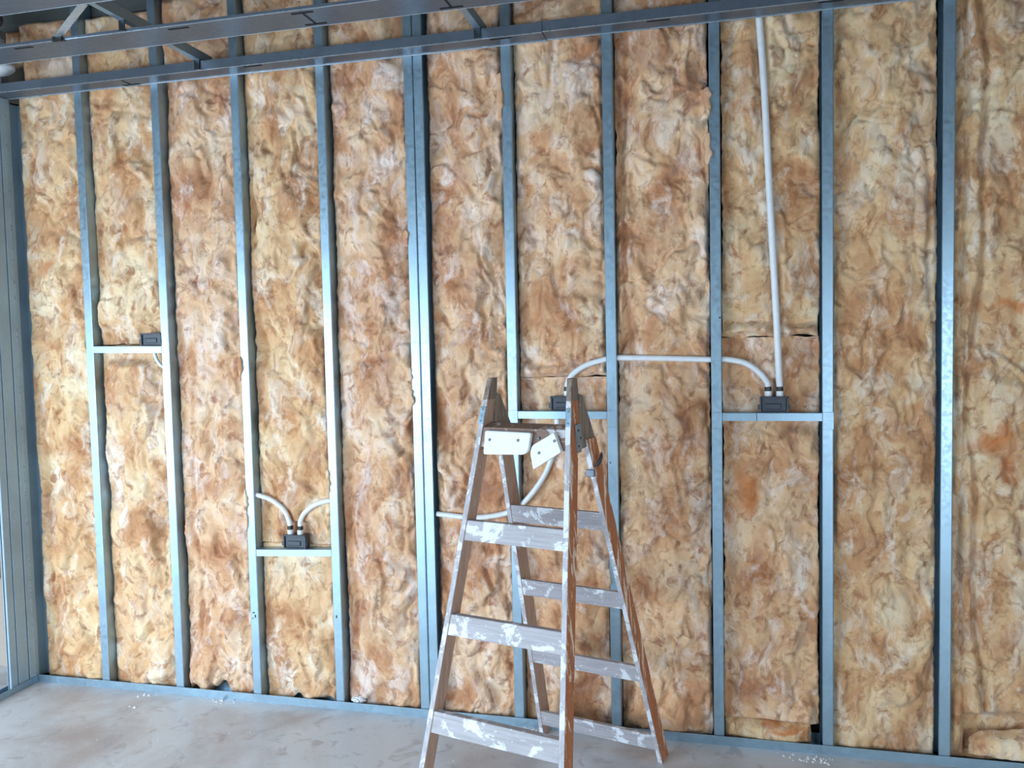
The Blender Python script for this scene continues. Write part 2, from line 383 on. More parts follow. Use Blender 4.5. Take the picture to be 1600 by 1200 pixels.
# carriers running out from the wall, laid on the channels
def carrier(x, label):
    s = MB(); t = 0.002; z = 2.797; h = 0.040
    k = 0.013
    prof = [(x - k, z), (x + k, z), (x + k, z + h), (x + k - t, z + h), (x + k - t, z + t), (x - k + t, z + t), (x - k + t, z + h), (x - k, z + h)]
    s.prism(prof, lambda a, b: (a, -2.4, b), lambda a, b: (a, -0.004, b))
    o = s.build('ceiling_carrier', METAL, loc=(x, -0.05, z)); tag(o, label, 'channel', 'carriers lying across the ceiling channels')
    for yc in (-0.546, -0.395, -0.092):
        e = MB(); e.box(x - 0.012, x + 0.012, yc - 0.008, yc - 0.0035, 2.757, z + 0.004)
        q = e.build('clip', SCREW, loc=tuple(o.location)); q.location = (0, 0, 0); q.parent = o
carrier(1.085, 'steel carrier running out from the wall above the third stud from the corner')
carrier(2.312, 'steel carrier running out from the wall near the joint in the ledger')
# bright hanger strap
a = Vector((0.803, -0.552, 2.765)); b_ = Vector((1.055, -0.705, 2.80))
s = MB(); d = (b_ - a).normalized(); n_ = Vector((0, 0, 1)); sd = d.cross(n_).normalized() * 0.014; up = Vector((0, 0, 0.0015))
P = [a - sd, a + sd, b_ + sd, b_ - sd]
s.hexa([p - up for p in P] + [p + up for p in P])
o = s.build('hanger_strap', METAL_EDGE, loc=tuple(a)); tag(o, 'bright pale metal hanger strap slanting between two ceiling channels at top left', 'strap')
s = MB(); s.box(0.783, 0.823, -0.556, -0.548, 2.748, 2.768); s.box(0.80, 0.83, -0.552, -0.54, 2.7505, 2.7535)
q = s.build('clip', BLACK, loc=tuple(a)); q.location = (0, 0, 0); q.parent = o
# roof-side plate above the left bays
s = MB(); s.box(-0.1, 0.76, 0.092, 0.12, 3.115, 3.20)
tag(s.build('timber_plate', plain('green_grey_timber', (0.11, 0.125, 0.12), 0.7), loc=(0.35, 0.04, 3.115)), 'dark green-grey plate above the insulation at the top left', 'beam')
# duct and grey cuff in the corner above the ledger
s = MB(); s.tube(catmull([(-0.12, -0.18, 3.02), (0.02, -0.17, 2.995), (0.09, -0.165, 2.96), (0.13, -0.16, 2.90), (0.155, -0.155, 2.82)], 6), [0.05 + 0.004 * (i % 2) for i in range(25)], 14)
dd = s.build('ventilation_duct', plain('white_duct_sleeve', (0.62, 0.66, 0.70), 0.6), smooth=True, loc=(0.1, -0.1, 2.8))
tag(dd, 'white flexible duct curving through the top left corner above the ledger', 'duct')
s = MB(); s.tube([(-0.03, -0.10, 3.085), (0.04, -0.10, 3.08), (0.085, -0.10, 3.075)], 0.034, 16)
q = s.build('grey_pipe', plain('grey_pipe_plastic', (0.16, 0.16, 0.18), 0.45), smooth=True, loc=(0.04, -0.12, 3.07)); tag(q, 'dark grey pipe end poking in above the white duct at top left', 'pipe')
s = MB(); s.box(-0.03, 0.040, -0.05, -0.005, 2.80, 2.97)
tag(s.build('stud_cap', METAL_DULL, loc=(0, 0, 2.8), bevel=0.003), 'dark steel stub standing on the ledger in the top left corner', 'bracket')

# ------------------------------------------------------------------ noggins
def noggin(xa, xb, za, zb, label, line=None, tabs=(True, True), dz=0.031):
    s = MB(); t = 0.002; D = 0.045
    # C channel: front flange facing room, web on top
    def e(x, z): return lambda a, b: (x, a, z + b)
    pts = [(0.0, -dz), (0.0, -0.002), (0.002, 0.0), (D, 0.0), (D, -dz), (D - t, -dz), (D - t, -t), (t, -t), (t, -dz)]
    s.prism(pts, e(xa, za), e(xb, zb))
    o = s.build('noggin', METAL, loc=(xa, 0, za - dz)); ll = tuple(o.location)
    tag(o, label, 'rail', 'short noggins between studs')
    for side, on in zip((0, 1), tabs):
        if not on: continue
        x0 = xa if side == 0 else xb; z = za if side == 0 else zb
        e2 = MB()
        xs = (x0 - 0.0402, x0 - 0.0015) if side == 0 else (x0 + 0.0015, x0 + 0.0402)
        e2.box(xs[0], xs[1], -0.0022, -0.0006, z - 0.062, z + 0.002)
        q = e2.build('end_tab', METAL, loc=ll, bevel=0.0006, seg=1); q.location = (0, 0, 0); q.parent = o
    if line:
        e2 = MB(); e2.box(line - 0.0012, line + 0.0012, -0.0006, 0.0006, za - dz, za)
        q = e2.build('centre_score', SCREW, loc=ll); q.location = (0, 0, 0); q.parent = o
    return o
noggin(0.4220, 0.7795, 1.604, 1.598, 'highest short horizontal noggin, far left, with a box at its right end', tabs=(False, False))
noggin(1.2165, 1.5765, 0.691, 0.705, 'lowest short horizontal noggin, under the box with two curved conduits', tabs=(False, False))
noggin(2.4195, 2.7785, 1.305, 1.304, 'short horizontal noggin passing behind the ladder top')
noggin(3.2200, 3.5780, 1.298, 1.298, 'short horizontal noggin at right under the box of the tall conduit', line=3.345)

# ------------------------------------------------------------------ boxes and conduits
def ebox(xc, z0, label, wd=0.095, h=0.058, sleeves=(), dep=0.05):
    t = empty('junction_box', (xc, 0.0, z0)); tag(t, label, 'junction box', 'dark electrical boxes on the noggins')
    s = MB(); w2 = wd / 2
    # open-fronted back box lying on the noggin: body, rim and side lugs
    s.box(-w2, w2, 0.004, dep, 0, h)
    s.build('body', BOXMAT, t, bevel=0.006)
    s = MB()
    for q in ((-w2 - 0.004, w2 + 0.004, h - 0.006, h + 0.001), (-w2 - 0.004, -w2 + 0.003, 0, h), (w2 - 0.003, w2 + 0.004, 0, h), (-w2, w2, 0, 0.005)):
        s.box(q[0], q[1], -0.003, 0.006, q[2], q[3])
    s.build('rim', BOXMAT, t, bevel=0.0015)
    s = MB(); s.box(-w2 - 0.012, -w2, 0.0, 0.006, 0.012, 0.03); s.build('lug', BOXMAT, t, bevel=0.002)
    s = MB(); s.box(w2, w2 + 0.008, 0.0, 0.006, 0.012, 0.03); s.build('lug', BOXMAT, t, bevel=0.002)
    s = MB(); s.box(-w2 + 0.016, w2 - 0.022, -0.0005, 0.006, 0.012, 0.034)
    s.build('face_plate', BOXMAT, t, bevel=0.003)
    for dx, ln in sleeves:
        s = MB(); s.tube([(dx, 0.022, h - 0.004), (dx, 0.022, h + 0.020)], 0.0135, 16); s.build('sleeve', CONDUIT, t, smooth=False)
        s = MB(); s.tube([(dx, 0.022, h + 0.0195), (dx, 0.022, h + 0.036)], 0.0128, 16); s.build('black_collar', BLACK, t)
    return t
ebox(0.728, 1.6005, 'dark box on the highest noggin, against its right-hand stud', wd=0.10, h=0.056)
ebox(1.404, 0.7005, 'dark box with two curved conduits on the lowest noggin', wd=0.100, h=0.06, sleeves=((-0.030, 0), (0.018, 0)))
ebox(2.606, 1.3055, 'dark box half hidden behind the right top of the ladder', wd=0.098, h=0.058, sleeves=((0.012, 0),))
ebox(3.408, 1.2985, 'dark box at the foot of the tall vertical conduit', wd=0.096, h=0.060, sleeves=((-0.020, 0), (0.022, 0)))
COND = []
def conduit(pts, r, label, y=0.022):
    P = catmull([(p[0], p[2] if len(p) > 2 else y, p[1]) for p in pts], 10)
    s = MB(); s.tube(P, r, 14)
    o = s.build('conduit', CONDUIT, smooth=True, loc=tuple(P[0])); tag(o, label, 'conduit', 'white electrical conduits')
    COND.append((np.array([(p[0], p[2]) for p in P]), r))
conduit([(1.374, 0.797), (1.369, 0.82), (1.348, 0.862), (1.290, 0.908), (1.216, 0.930), (1.165, 0.938)], 0.0108, 'white conduit arching left from the box on the lowest noggin')
conduit([(1.422, 0.797), (1.425, 0.82), (1.445, 0.855), (1.496, 0.893), (1.560, 0.912), (1.605, 0.915)], 0.0108, 'white conduit arching right from the box on the lowest noggin')
conduit([(2.618, 1.400), (2.625, 1.425), (2.648, 1.455), (2.697, 1.486), (2.770, 1.507), (2.828, 1.513), (3.007, 1.508), (3.18, 1.501), (3.240, 1.500), (3.304, 1.486), (3.354, 1.451), (3.382, 1.415), (3.388, 1.395)], 0.0112,
        'white conduit running horizontally from behind the ladder to the right-hand box')
conduit([(3.430, 1.395), (3.427, 1.45), (3.417, 1.694), (3.396, 2.124), (3.379, 2.502), (3.362, 2.76), (3.357, 2.86), (3.355, 3.1)], 0.0125, 'tall white conduit rising from the right-hand box to the ledger')
conduit([(2.575, 1.272), (2.574, 1.22), (2.566, 1.165), (2.525, 1.052), (2.455, 0.953), (2.392, 0.899), (2.323, 0.873), (2.213, 0.859), (2.101, 0.866), (2.055, 0.870)], 0.0112,
        'white conduit sagging left behind the ladder to the double stud')
conduit([(0.726, 1.571), (0.730, 1.555), (0.738, 1.535), (0.756, 1.512), (0.785, 1.495), (0.80, 1.49)], 0.008, 'short white conduit under the highest noggin, going behind its right stud')

# ------------------------------------------------------------------ insulation batts
def _hash(ix, iy, seed):
    h = (ix.astype(np.int64) * 374761393 + iy.astype(np.int64) * 668265263 + seed * 1442695041) & 0x7fffffff
    h = ((h ^ (h >> 13)) * 1274126177) & 0x7fffffff
    return (h ^ (h >> 16)) & 0x7fffffff
def perlin(x, y, seed):
    x0 = np.floor(x); y0 = np.floor(y); fx = x - x0; fy = y - y0
    u = fx * fx * fx * (fx * (fx * 6 - 15) + 10); v = fy * fy * fy * (fy * (fy * 6 - 15) + 10)
    def g(dx, dy):
        a = _hash(x0 + dx, y0 + dy, seed) / 0x7fffffff * 2 * np.pi
        return np.cos(a) * (fx - dx) + np.sin(a) * (fy - dy)
    return ((g(0, 0) * (1 - u) + g(1, 0) * u) * (1 - v) + (g(0, 1) * (1 - u) + g(1, 1) * u) * v) * 1.5
def fbm(x, y, seed, oct=4, gain=0.5):
    s = 0; a = 1; t = 0
    for o in range(oct):
        s = s + a * perlin(x * 2 ** o + 13.7 * o, y * 2 ** o - 7.1 * o, seed + o * 17); t += a; a *= gain
    return s / t
def sstep(a, b, x):
    t = np.clip((x - a) / (b - a), 0, 1); return t * t * (3 - 2 * t)
SPILL = [(3, 1.49, 0.05, 0.010), (3, 0.86, 0.09, 0.010), (5, 1.36, 0.035, 0.012), (5, 1.46, 0.03, 0.009), (5, 2.02, 0.03, 0.007), (6, 2.55, 0.10, 0.007), (8, 2.47, 0.05, 0.014), (8, 2.30, 0.05, 0.012), (4, 1.0, 0.05, 0.007), (7, 0.62, 0.06, 0.006)]
NOG = [(0.40, 0.80, 1.55, 1.61), (1.2, 1.6, 0.645, 0.712), (2.4, 2.8, 1.26, 1.31), (3.2, 3.6, 1.255, 1.305)]
BOXR = [(0.66, 0.80, 1.59, 1.67), (1.34, 1.47, 0.69, 0.80), (2.54, 2.67, 1.29, 1.41), (3.34, 3.48, 1.29, 1.41)]
def dist_poly(X, Z, P):
    d = np.full(X.shape, 1e9)
    P = P[::2] if len(P) > 20 else P
    for a, b in zip(P[:-1], P[1:]):
        ab = b - a; L2 = (ab ** 2).sum() + 1e-12
        t = np.clip(((X - a[0]) * ab[0] + (Z - a[1]) * ab[1]) / L2, 0, 1)
        d = np.minimum(d, np.hypot(X - a[0] - t * ab[0], Z - a[1] - t * ab[1]))
    return d
def batt(x0, x1, z0, z1, seed, material, label, base=0.052, amp=1.0, gapl=0.003, gapr=0.003, extra=None, group='insulation batts between the studs', name='insulation_batt',
         botgap=0.0, bulge=0.022, res=0.0052, yback=0.112, stretch=1.0, floor_y=0.006):
    nx = max(12, int((x1 - x0) / res)); nz = max(8, int((z1 - z0) / res))
    tx = np.linspace(0, 1, nx + 1); tz = np.linspace(0, 1, nz + 1)
    TX, TZ = np.meshgrid(tx, tz)
    zz = z0 + (z1 - z0) * TZ
    # ragged edges
    el = x0 + np.maximum(0.001, gapl * 0.6 + 0.012 * fbm(zz * 3.5, zz * 0 + 3.3, seed + 5, 4) + 0.004 * perlin(zz * 30, zz * 0, seed + 6))
    er = x1 - np.maximum(0.001, gapr + 0.012 * fbm(zz * 3.5, zz * 0 + 9.3, seed + 8, 4) + 0.004 * perlin(zz * 30, zz * 0, seed + 9))
    spill = np.zeros_like(zz)
    for (si, sz, sd, sa) in SPILL:
        if abs(STUDX[si] - (0.043 if si == 5 else 0.0205) - x1) < 0.004:
            spill = np.maximum(spill, (sa + 0.004) * np.exp(-((zz - sz) / sd) ** 4) * (0.75 + 0.5 * perlin(zz * 45, zz * 0 + 1.5, seed + 3)))
    spill = np.maximum(spill - 0.003, 0); hit = spill > 0
    er = np.where(hit, x1 + spill, er)
    eb = z0 + botgap * np.clip(fbm(TX * 3, TX * 0, seed + 31, 2) * 3, -0.3, 1)
    X = el + (er - el) * TX
    Z = eb + (z1 - eb) * TZ
    Z = Z + 0.008 * fbm(X * 12, Z * 0 + TZ * 2, seed + 41, 3) * (1 - np.abs(2 * TZ - 1)) ** 0.0 * np.where(TZ > 0.5, 1, 1)
    # domain warp gives the swirling, torn look
    wx = fbm(X * 6, Z * 4, seed + 51, 3) * 0.085; wz = fbm(X * 6 + 9, Z * 4 + 4, seed + 61, 3) * 0.10
    U = X + wx; V = (Z + wz) * stretch
    D = 0.048 * fbm(U * 4.2, V * 3.0, seed, 3)
    c1 = 1 - np.abs(fbm(U * 5, V * 3.2, seed + 3, 3)) * 2.4         # long creases
    D -= 0.014 * sstep(0.72, 1.0, c1) * sstep(-0.2, 0.35, fbm(X * 3, Z * 3, seed + 71, 2))
    c2 = 1 - np.abs(fbm(U * 15 + 5, V * 9, seed + 7, 2)) * 2.2
    D -= 0.006 * sstep(0.55, 1.0, c2) * sstep(0.0, 0.45, fbm(X * 5, Z * 5, seed + 77, 2))
    D += 0.034 * np.abs(fbm(U * 8, V * 6, seed + 11, 2))             # billows
    rough_ = 0.35 + 0.9 * sstep(-0.1, 0.4, fbm(X * 4, Z * 3, seed + 91, 2))
    D += rough_ * (0.006 * fbm(X * 34 + wx * 60, Z * 26 + wz * 40, seed + 13, 3) + 0.0022 * fbm(X * 95, Z * 80, seed + 15, 2))
    q = fbm(U * 5 + 2, V * 4, seed + 19, 4); D += 0.010 * (sstep(0.05, 0.22, q) - 0.5)   # torn layers
    D *= amp
    edge = np.minimum(TX, 1 - TX) * (x1 - x0)
    D += bulge * sstep(0, 0.14, edge)
    if extra is not None: D = extra(D, X, Z, TX, TZ)
    Y = base - 0.004 - D
    Y = np.maximum(Y, floor_y + 0.004 * perlin(X * 20, Z * 20, seed + 88))
    # keep clear of what passes in front
    for (a, b, c, d) in NOG:
        if b < x0 or a > x1: continue
        k = sstep(0.05, 0.0, np.maximum(np.maximum(c - Z, Z - d), 0)); Y = Y * (1 - k) + np.maximum(Y, 0.052) * k
    for (a, b, c, d) in BOXR:
        if b < x0 or a > x1: continue
        q = np.hypot(np.maximum(np.maximum(a - X, X - b), 0), np.maximum(np.maximum(c - Z, Z - d), 0))
        k = sstep(0.04, 0.0, q); Y = Y * (1 - k) + np.maximum(Y, 0.055) * k
    for P, r in COND:
        if P[:, 0].max() < x0 - 0.03 or P[:, 0].min() > x1 + 0.03: continue
        q = dist_poly(X, Z, P); k = sstep(0.045, 0.012, q); Y = Y * (1 - k) + np.maximum(Y, 0.022 + r + 0.003) * k
    # round the borders back
    rnd = sstep(0.020, 0, edge) ** 1.3
    ez = np.minimum(TZ, 1 - TZ) * (z1 - z0); rz_ = sstep(0.022, 0, ez) ** 1.5
    k = np.maximum(rnd, rz_)
    Y = Y + (min(0.050, yback) - Y) * k * 0.75
    fr = hit * sstep(x1 - 0.035, x1 - 0.004, X)
    Y = Y * (1 - fr) + (-0.0035 - 0.006 * np.minimum(1, spill / 0.01)) * fr
    n = (nx + 1) * (nz + 1)
    V1 = np.stack([X, Y, Z], -1).reshape(-1, 3)
    idx = np.arange(n).reshape(nz + 1, nx + 1)
    F = np.stack([idx[:-1, :-1], idx[:-1, 1:], idx[1:, 1:], idx[1:, :-1]], -1).reshape(-1, 4)
    # border loop extruded to the back plane, closed with a coarse back
    loop = np.concatenate([idx[0, :], idx[1:, -1], idx[-1, -2::-1], idx[-2:0:-1, 0]])
    VB = V1[loop].copy(); VB[:, 1] = yback
    m_ = len(loop); bi = n + np.arange(m_)
    F2 = np.stack([loop, bi, np.roll(bi, -1), np.roll(loop, -1)], -1)
    cen = n + m_
    VV = np.concatenate([V1, VB, [[(x0 + x1) / 2, yback, (z0 + z1) / 2]]])
    org = np.array([(x0 + x1) / 2, 0.05, z0]); VV = VV - org
    tris = np.stack([bi, np.full(m_, cen), np.roll(bi, -1)], -1)
    me = bpy.data.meshes.new(name)
    me.vertices.add(len(VV)); me.vertices.foreach_set('co', VV.astype(np.float32).ravel())
    quads = np.concatenate([F, F2]); nl = quads.size + tris.size
    me.loops.add(nl); me.loops.foreach_set('vertex_index', np.concatenate([quads.ravel(), tris.ravel()]).astype(np.int32))
    npz = len(quads) + len(tris); me.polygons.add(npz)
    st = np.concatenate([np.arange(len(quads)) * 4, quads.size + np.arange(len(tris)) * 3])
    me.polygons.foreach_set('loop_start', st.astype(np.int32))
    me.polygons.foreach_set('use_smooth', np.ones(npz, bool))
    me.update(calc_edges=True); me.validate()
    me.materials.append(material)
    o = bpy.data.objects.new(name, me); C.objects.link(o); o.location = tuple(org)
    tag(o, label, 'insulation', group)
    return o

H = 0.0205
def bay(i):   # clear opening between stud i and i+1
    a = STUDX[i] + (H if i not in (5, 0) else (0.043 if i == 5 else 0.032)); b = STUDX[i + 1] - (H if i + 1 != 5 else 0.043)
    return a, b
ZB, ZL = 0.012, 2.80
def leftfold(xc, wd, h, z0=-1, z1=9):
    def f(D, X, Z, TX, TZ):
        c = xc + 0.012 * np.sin(Z * 5.1) + 0.006 * np.sin(Z * 13)
        m_ = sstep(z0, z0 + 0.1, Z) * sstep(z1, z1 - 0.1, Z)
        return D - m_ * h * np.exp(-((X - c) / wd) ** 2)
    return f
def hseam(z, h=0.018, wd=0.012, slope=0.0, below=0.012):
    def f(D, X, Z, TX, TZ):
        zc = z + slope * (TX - 0.5) + 0.008 * np.sin(X * 40)
        D = D + 0.016 * np.exp(-((Z - zc - 0.022) / 0.02) ** 2) - h * np.exp(-((Z - zc + 0.004) / wd) ** 2) - below * sstep(zc, zc - 0.006, Z) * sstep(zc - 0.3, zc, Z)
        D = D - h * 0.5 * np.exp(-((Z - zc - 0.055) / 0.008) ** 2)
        return D
    return f
def toprecess(zt, h=0.022, wd=0.10):
    def f(D, X, Z, TX, TZ):
        return D - h * sstep(zt - wd, zt - 0.01, Z)
    return f
def bottomcurl(zb, h=0.02):
    def f(D, X, Z, TX, TZ):
        zc = zb + 0.022 + 0.008 * np.sin(X * 21 + 1)
        return D + h * np.exp(-((Z - zc) / 0.018) ** 2) - 0.012 * np.exp(-((Z - zc - 0.034) / 0.008) ** 2)
    return f
def compose(*fs):
    def f(D, X, Z, TX, TZ):
        for g in fs: D = g(D, X, Z, TX, TZ)
        return D
    return f
def bayb(i, z0, z1, seed, mt, label, **k):
    a, b = bay(i); return batt(a, b, z0, z1, seed, mt, label, **k)
nm = ['left corner and the first stud', 'first and second studs', 'second and third studs', 'third and fourth studs', 'fourth stud and the double stud', 'double stud and the stud behind the ladder top',
      'two studs right behind the ladder', 'seventh and eighth studs, right of the ladder', 'eighth and ninth studs', 'ninth and tenth studs', '']
bayb(0, ZB, ZL, 101, B_LEFT, 'golden insulation batt between the left corner and the first stud', base=0.056, gapl=0.008, extra=leftfold(0.085, 0.010, 0.022, 0.0, 1.3))
bayb(1, 1.610, ZL, 211, BATT[0], 'tan insulation batt above the highest noggin', base=0.056, gapl=0.006)
bayb(1, ZB, 1.606, 223, BATT[4], 'pale insulation batt below the highest noggin', base=0.052, gapl=0.012)
bayb(2, ZB, ZL, 307, BATT[2], 'pinkish insulation batt right of the highest noggin, ragged at the foot', base=0.054, gapl=0.014, botgap=0.05, extra=leftfold(0.90, 0.012, 0.02, 0.2, 1.6))
bayb(3, 0.712, ZL, 401, BATT[0], 'golden insulation batt above the lowest noggin', base=0.050, gapl=0.008, extra=leftfold(1.245, 0.012, 0.018, 1.4, 2.6))
bayb(3, ZB, 0.708, 409, BATT[4], 'cream and amber insulation batt below the lowest noggin', base=0.05, gapl=0.010, botgap=0.04)
bayb(4, ZB, ZL, 503, BATT[2], 'mauve-tan insulation batt just left of the double stud', base=0.05, gapl=0.010, gapr=0.001, extra=leftfold(1.66, 0.014, 0.018, 0.1, 1.2))
bayb(5, ZB, ZL, 601, BATT[2], 'pink-brown insulation batt just right of the double stud', base=0.05, amp=1.2)
bayb(6, 1.44, ZL, 701, BATT[1], 'brown insulation batt above the noggin behind the ladder, curled at its lower edge', base=0.052, gapl=0.006, extra=bottomcurl(1.44, 0.02), botgap=0.006)
bayb(6, ZB, 1.438, 709, BATT[1], 'tan insulation batt behind the ladder below the curled edge', base=0.062, amp=0.85, extra=toprecess(1.438))
bayb(7, ZB, ZL, 811, BATT[1], 'rust-brown insulation batt crossed by the horizontal conduit', base=0.05, amp=1.2, extra=leftfold(2.86, 0.010, 0.02, 1.3, 2.8))
bayb(8, 1.585, ZL, 907, BATT[3], 'ochre insulation batt behind the tall conduit, ending in a curled lower edge', base=0.056, amp=0.8, extra=bottomcurl(1.585, 0.026), botgap=0.006)
bayb(8, 0.092, 1.583, 911, B_BOX, 'insulation batt around the right-hand box with an amber stain below it', base=0.060, gapr=0.006, extra=toprecess(1.583, 0.028))
bayb(9, ZB, ZL, 1009, BATT[3], 'wide ochre insulation batt left of the rightmost stud', base=0.05, gapr=0.008, extra=leftfold(3.95, 0.012, 0.016, 1.4, 2.3))
def edgefold(D, X, Z, TX, TZ):
    c = 4.105 + 0.02 * np.sin(Z * 3.3 + 0.5) + 0.012 * np.sin(Z * 8)
    c2 = 4.062 + 0.008 * np.sin(Z * 6)
    D = D - 0.030 * np.exp(-((X - c) / 0.010) ** 2) - 0.018 * np.exp(-((X - c2) / 0.006) ** 2) + 0.014 * np.exp(-((X - (c + c2) / 2) / 0.02) ** 2)
    return D
def bottomrecess(D, X, Z, TX, TZ):
    k = sstep(0.21, 0.16, Z) * sstep(4.06, 4.085, X)
    return D * (1 - k) - 0.03 * k
batt(STUDX[10] + 0.022, 4.379, 0.012, ZL, 1103, B_RIGHT, 'olive-tan insulation batt right of the rightmost stud, with a vertical fold and orange streaks', base=0.052, gapl=0.002, extra=compose(edgefold, bottomrecess))
def dome(D, X, Z, TX, TZ):
    # rounded heap: the upper border droops towards both ends
    arch = 1 - 0.55 * np.abs(2 * TX - 1) ** 2.2 + 0.10 * np.sin(TX * 9 + 1)
    Z[...] = 0.04 + (Z - 0.04) * arch
    return D + 0.03 * (1 - (2 * TZ - 1) ** 2) * (1 - np.abs(2 * TX - 1) ** 3)
batt(4.085, 4.375, 0.04, 0.150, 1201, BATT[4], 'crumpled pale insulation bundle on the track at the bottom right corner', base=0.0, bulge=0.02, amp=0.9, group=None, name='insulation_bundle', yback=0.03, floor_y=-0.05, extra=dome)
# , eighth bay
def offc(D, X, Z, TX, TZ): return D
batt(3.222, 3.545, 0.012, 0.088, 1301, B_OFF, 'long cream insulation offcut with an amber stain lying in the floor track', base=0.03, bulge=0.018, amp=0.5, group=None, name='insulation_offcut')
# gable insulation above the ledger
gl = ['above the ledger in the left corner', 'above the ledger between the first and second studs', 'above the ledger right of the second stud', 'above the ledger left of the fourth stud',
      'above the ledger left of the double stud', 'above the ledger right of the double stud', 'above the ledger near its lapped joint', 'above the ledger right of the lapped joint',
      'above the ledger where the tall conduit passes', 'above the ledger near the top right', 'above the ledger at the right end']
tops = [3.10, 3.09, 3.13, 3.3, 3.4, 3.4, 3.4, 3.4, 3.4, 3.4, 3.4]
batt(-0.02, 0.062, 2.93, 3.075, 1907, B_OFF, 'small rust-orange insulation scrap beside the duct in the top left corner', base=0.03, amp=0.6, res=0.008, group=None, name='insulation_scrap')
for i in range(9):
    a, b = bay(i)
    if i == 0: a = 0.07
    batt(a, b, 2.803, tops[i], 2001 + i * 13, BATT[(1, 0, 2, 3, 1, 2, 1, 1, 3)[i]], 'insulation batt ' + gl[i], base=0.045, amp=1.0, res=0.008, group='insulation above the ledger',
         gapl=0.004, gapr=0.004, extra=(hseam(2.87, 0.02, slope=0.08) if i in (6,) else None))

# ------------------------------------------------------------------ wooden step ladder
LX, LY, LYAW, LH = 2.6075, -0.6465, -0.256, 1.4685
aF, kF, w0, tF, dF = 0.2628, 0.0776, 0.1537, 0.0185, 0.064
aR, kR, w1, cR, tR, dR = 0.3623, 0.0684, 0.1550, 0.005, 0.0175, 0.078
lad = empty('step_ladder', (LX, LY, 0), LYAW)
tag(lad, 'old paint-spattered wooden A-frame step ladder standing in front of the insulated wall', 'ladder')
def rail(side, rear, s0, s1, name, m_edge, m_side, label=None):
    def c(s, inner, back):
        if not rear: u = w0 + kF * s - (tF if inner else 0); v = -aF * s + (dF if back else 0)
        else: u = w1 + kR * s - (tR if inner else 0); v = cR + aR * s + (dR if back else 0)
        return (side * u, v, LH - s)
    V = [c(s1, 0, 0), c(s1, 1, 0), c(s1, 1, 1), c(s1, 0, 1), c(s0, 0, 0), c(s0, 1, 0), c(s0, 1, 1), c(s0, 0, 1)]
    if not rear:
        # tapered, clipped top
        V0 = [c(s1, 0, 0), c(s1, 1, 0), c(s1, 1, 1), c(s1, 0, 1)]
        q = 0.07
        V1 = [c(q, 0, 0), c(q, 1, 0), c(q, 1, 1), c(q, 0, 1)]
        def c3(inner, v): u = w0 - (tF if inner else 0); return (side * u, v, LH)
        V2 = [c3(0, 0.004), c3(1, 0.004), c3(1, 0.042), c3(0, 0.042)]
        VV = V0 + V1 + V2
        F = [(0, 3, 2, 1), (8, 9, 10, 11)]
        for k in (0, 4):
            F += [(k + a, k + (a + 1) % 4, k + 4 + (a + 1) % 4, k + 4 + a) for a in range(4)]
        frontf = {2: 0, 6: 0}
    else:
        VV = V; F = [(0, 3, 2, 1), (4, 5, 6, 7), (0, 1, 5, 4), (1, 2, 6, 5), (2, 3, 7, 6), (3, 0, 4, 7)]
    o = mesh(name, VV, F, m_side, lad)
    o.data.materials.append(m_edge); o.data.materials.append(W_OLD)
    for p in o.data.polygons:
        if p.normal.y < -0.8: p.material_index = 1
        if not rear and p.center.z > LH - 0.075: p.material_index = 2
    b = o.modifiers.new('bevel', 'BEVEL'); b.width = 0.0022; b.segments = 2
    if label: o['label'] = label
    return o
rail(-1, 0, 0, LH, 'front_rail', W_EDGE, W_SIDE)
rail(1, 0, 0, LH, 'front_rail', W_EDGE, W_ORANGE, 'front rail with orange-brown outer face worn to cream streaks')
rail(-1, 1, 0.20, LH, 'rear_rail', W_EDGE, W_SIDE)
rail(1, 1, 0.20, LH, 'rear_rail', W_EDGE, W_ORANGE, 'rear rail with rusty orange outer face')
# worn wooden block joining each front rail to the head of its rear rail
for side in (-1, 1):
    s = MB(); pts = [(0.040, 1.418), (0.062, 1.412), (0.094, 1.362), (0.130, 1.31), (0.156, 1.268), (0.160, 1.245), (0.034, 1.240), (0.022, 1.31), (0.030, 1.39)]
    s.prism(pts, lambda a, b: (side * (w0 - tF + 0.001), a, b), lambda a, b: (side * (w0 + 0.010), a, b)); s.build('rail_head', W_OLD, lad, bevel=0.002)
for r in range(4):
    z = 1.0168 - r * 0.2876; s_ = LH - z; s1_ = s_ + 0.0624
    def U(s): return w0 + kF * s - tF
    def Vv(s, d): return -aF * s + 0.004 + d
    th = 0.022
    P = [(-U(s1_) - .002, Vv(s1_, 0), LH - s1_), (U(s1_) + .002, Vv(s1_, 0), LH - s1_), (U(s1_) + .002, Vv(s1_, th), LH - s1_), (-U(s1_) - .002, Vv(s1_, th), LH - s1_),
         (-U(s_) - .002, Vv(s_, 0), z), (U(s_) + .002, Vv(s_, 0), z), (U(s_) + .002, Vv(s_, th), z), (-U(s_) - .002, Vv(s_, th), z)]
    s = MB(); s.hexa(P); o = s.build('rung', W_RUNG, lad, bevel=0.002)
for r in range(4):
    z = 1.0115 - r * 0.2972; s_ = LH - z; s1_ = s_ + 0.066
    def U(s): return w1 + kR * s - tR
    def Vv(s, d): return cR + aR * s + 0.003 + d
    th = 0.020
    P = [(-U(s1_) - .002, Vv(s1_, 0), LH - s1_), (U(s1_) + .002, Vv(s1_, 0), LH - s1_), (U(s1_) + .002, Vv(s1_, th), LH - s1_), (-U(s1_) - .002, Vv(s1_, th), LH - s1_),
         (-U(s_) - .002, Vv(s_, 0), z), (U(s_) + .002, Vv(s_, 0), z), (U(s_) + .002, Vv(s_, th), z), (-U(s_) - .002, Vv(s_, th), z)]
    s = MB(); s.hexa(P); s.build('rung', W_RUNG, lad, bevel=0.002)
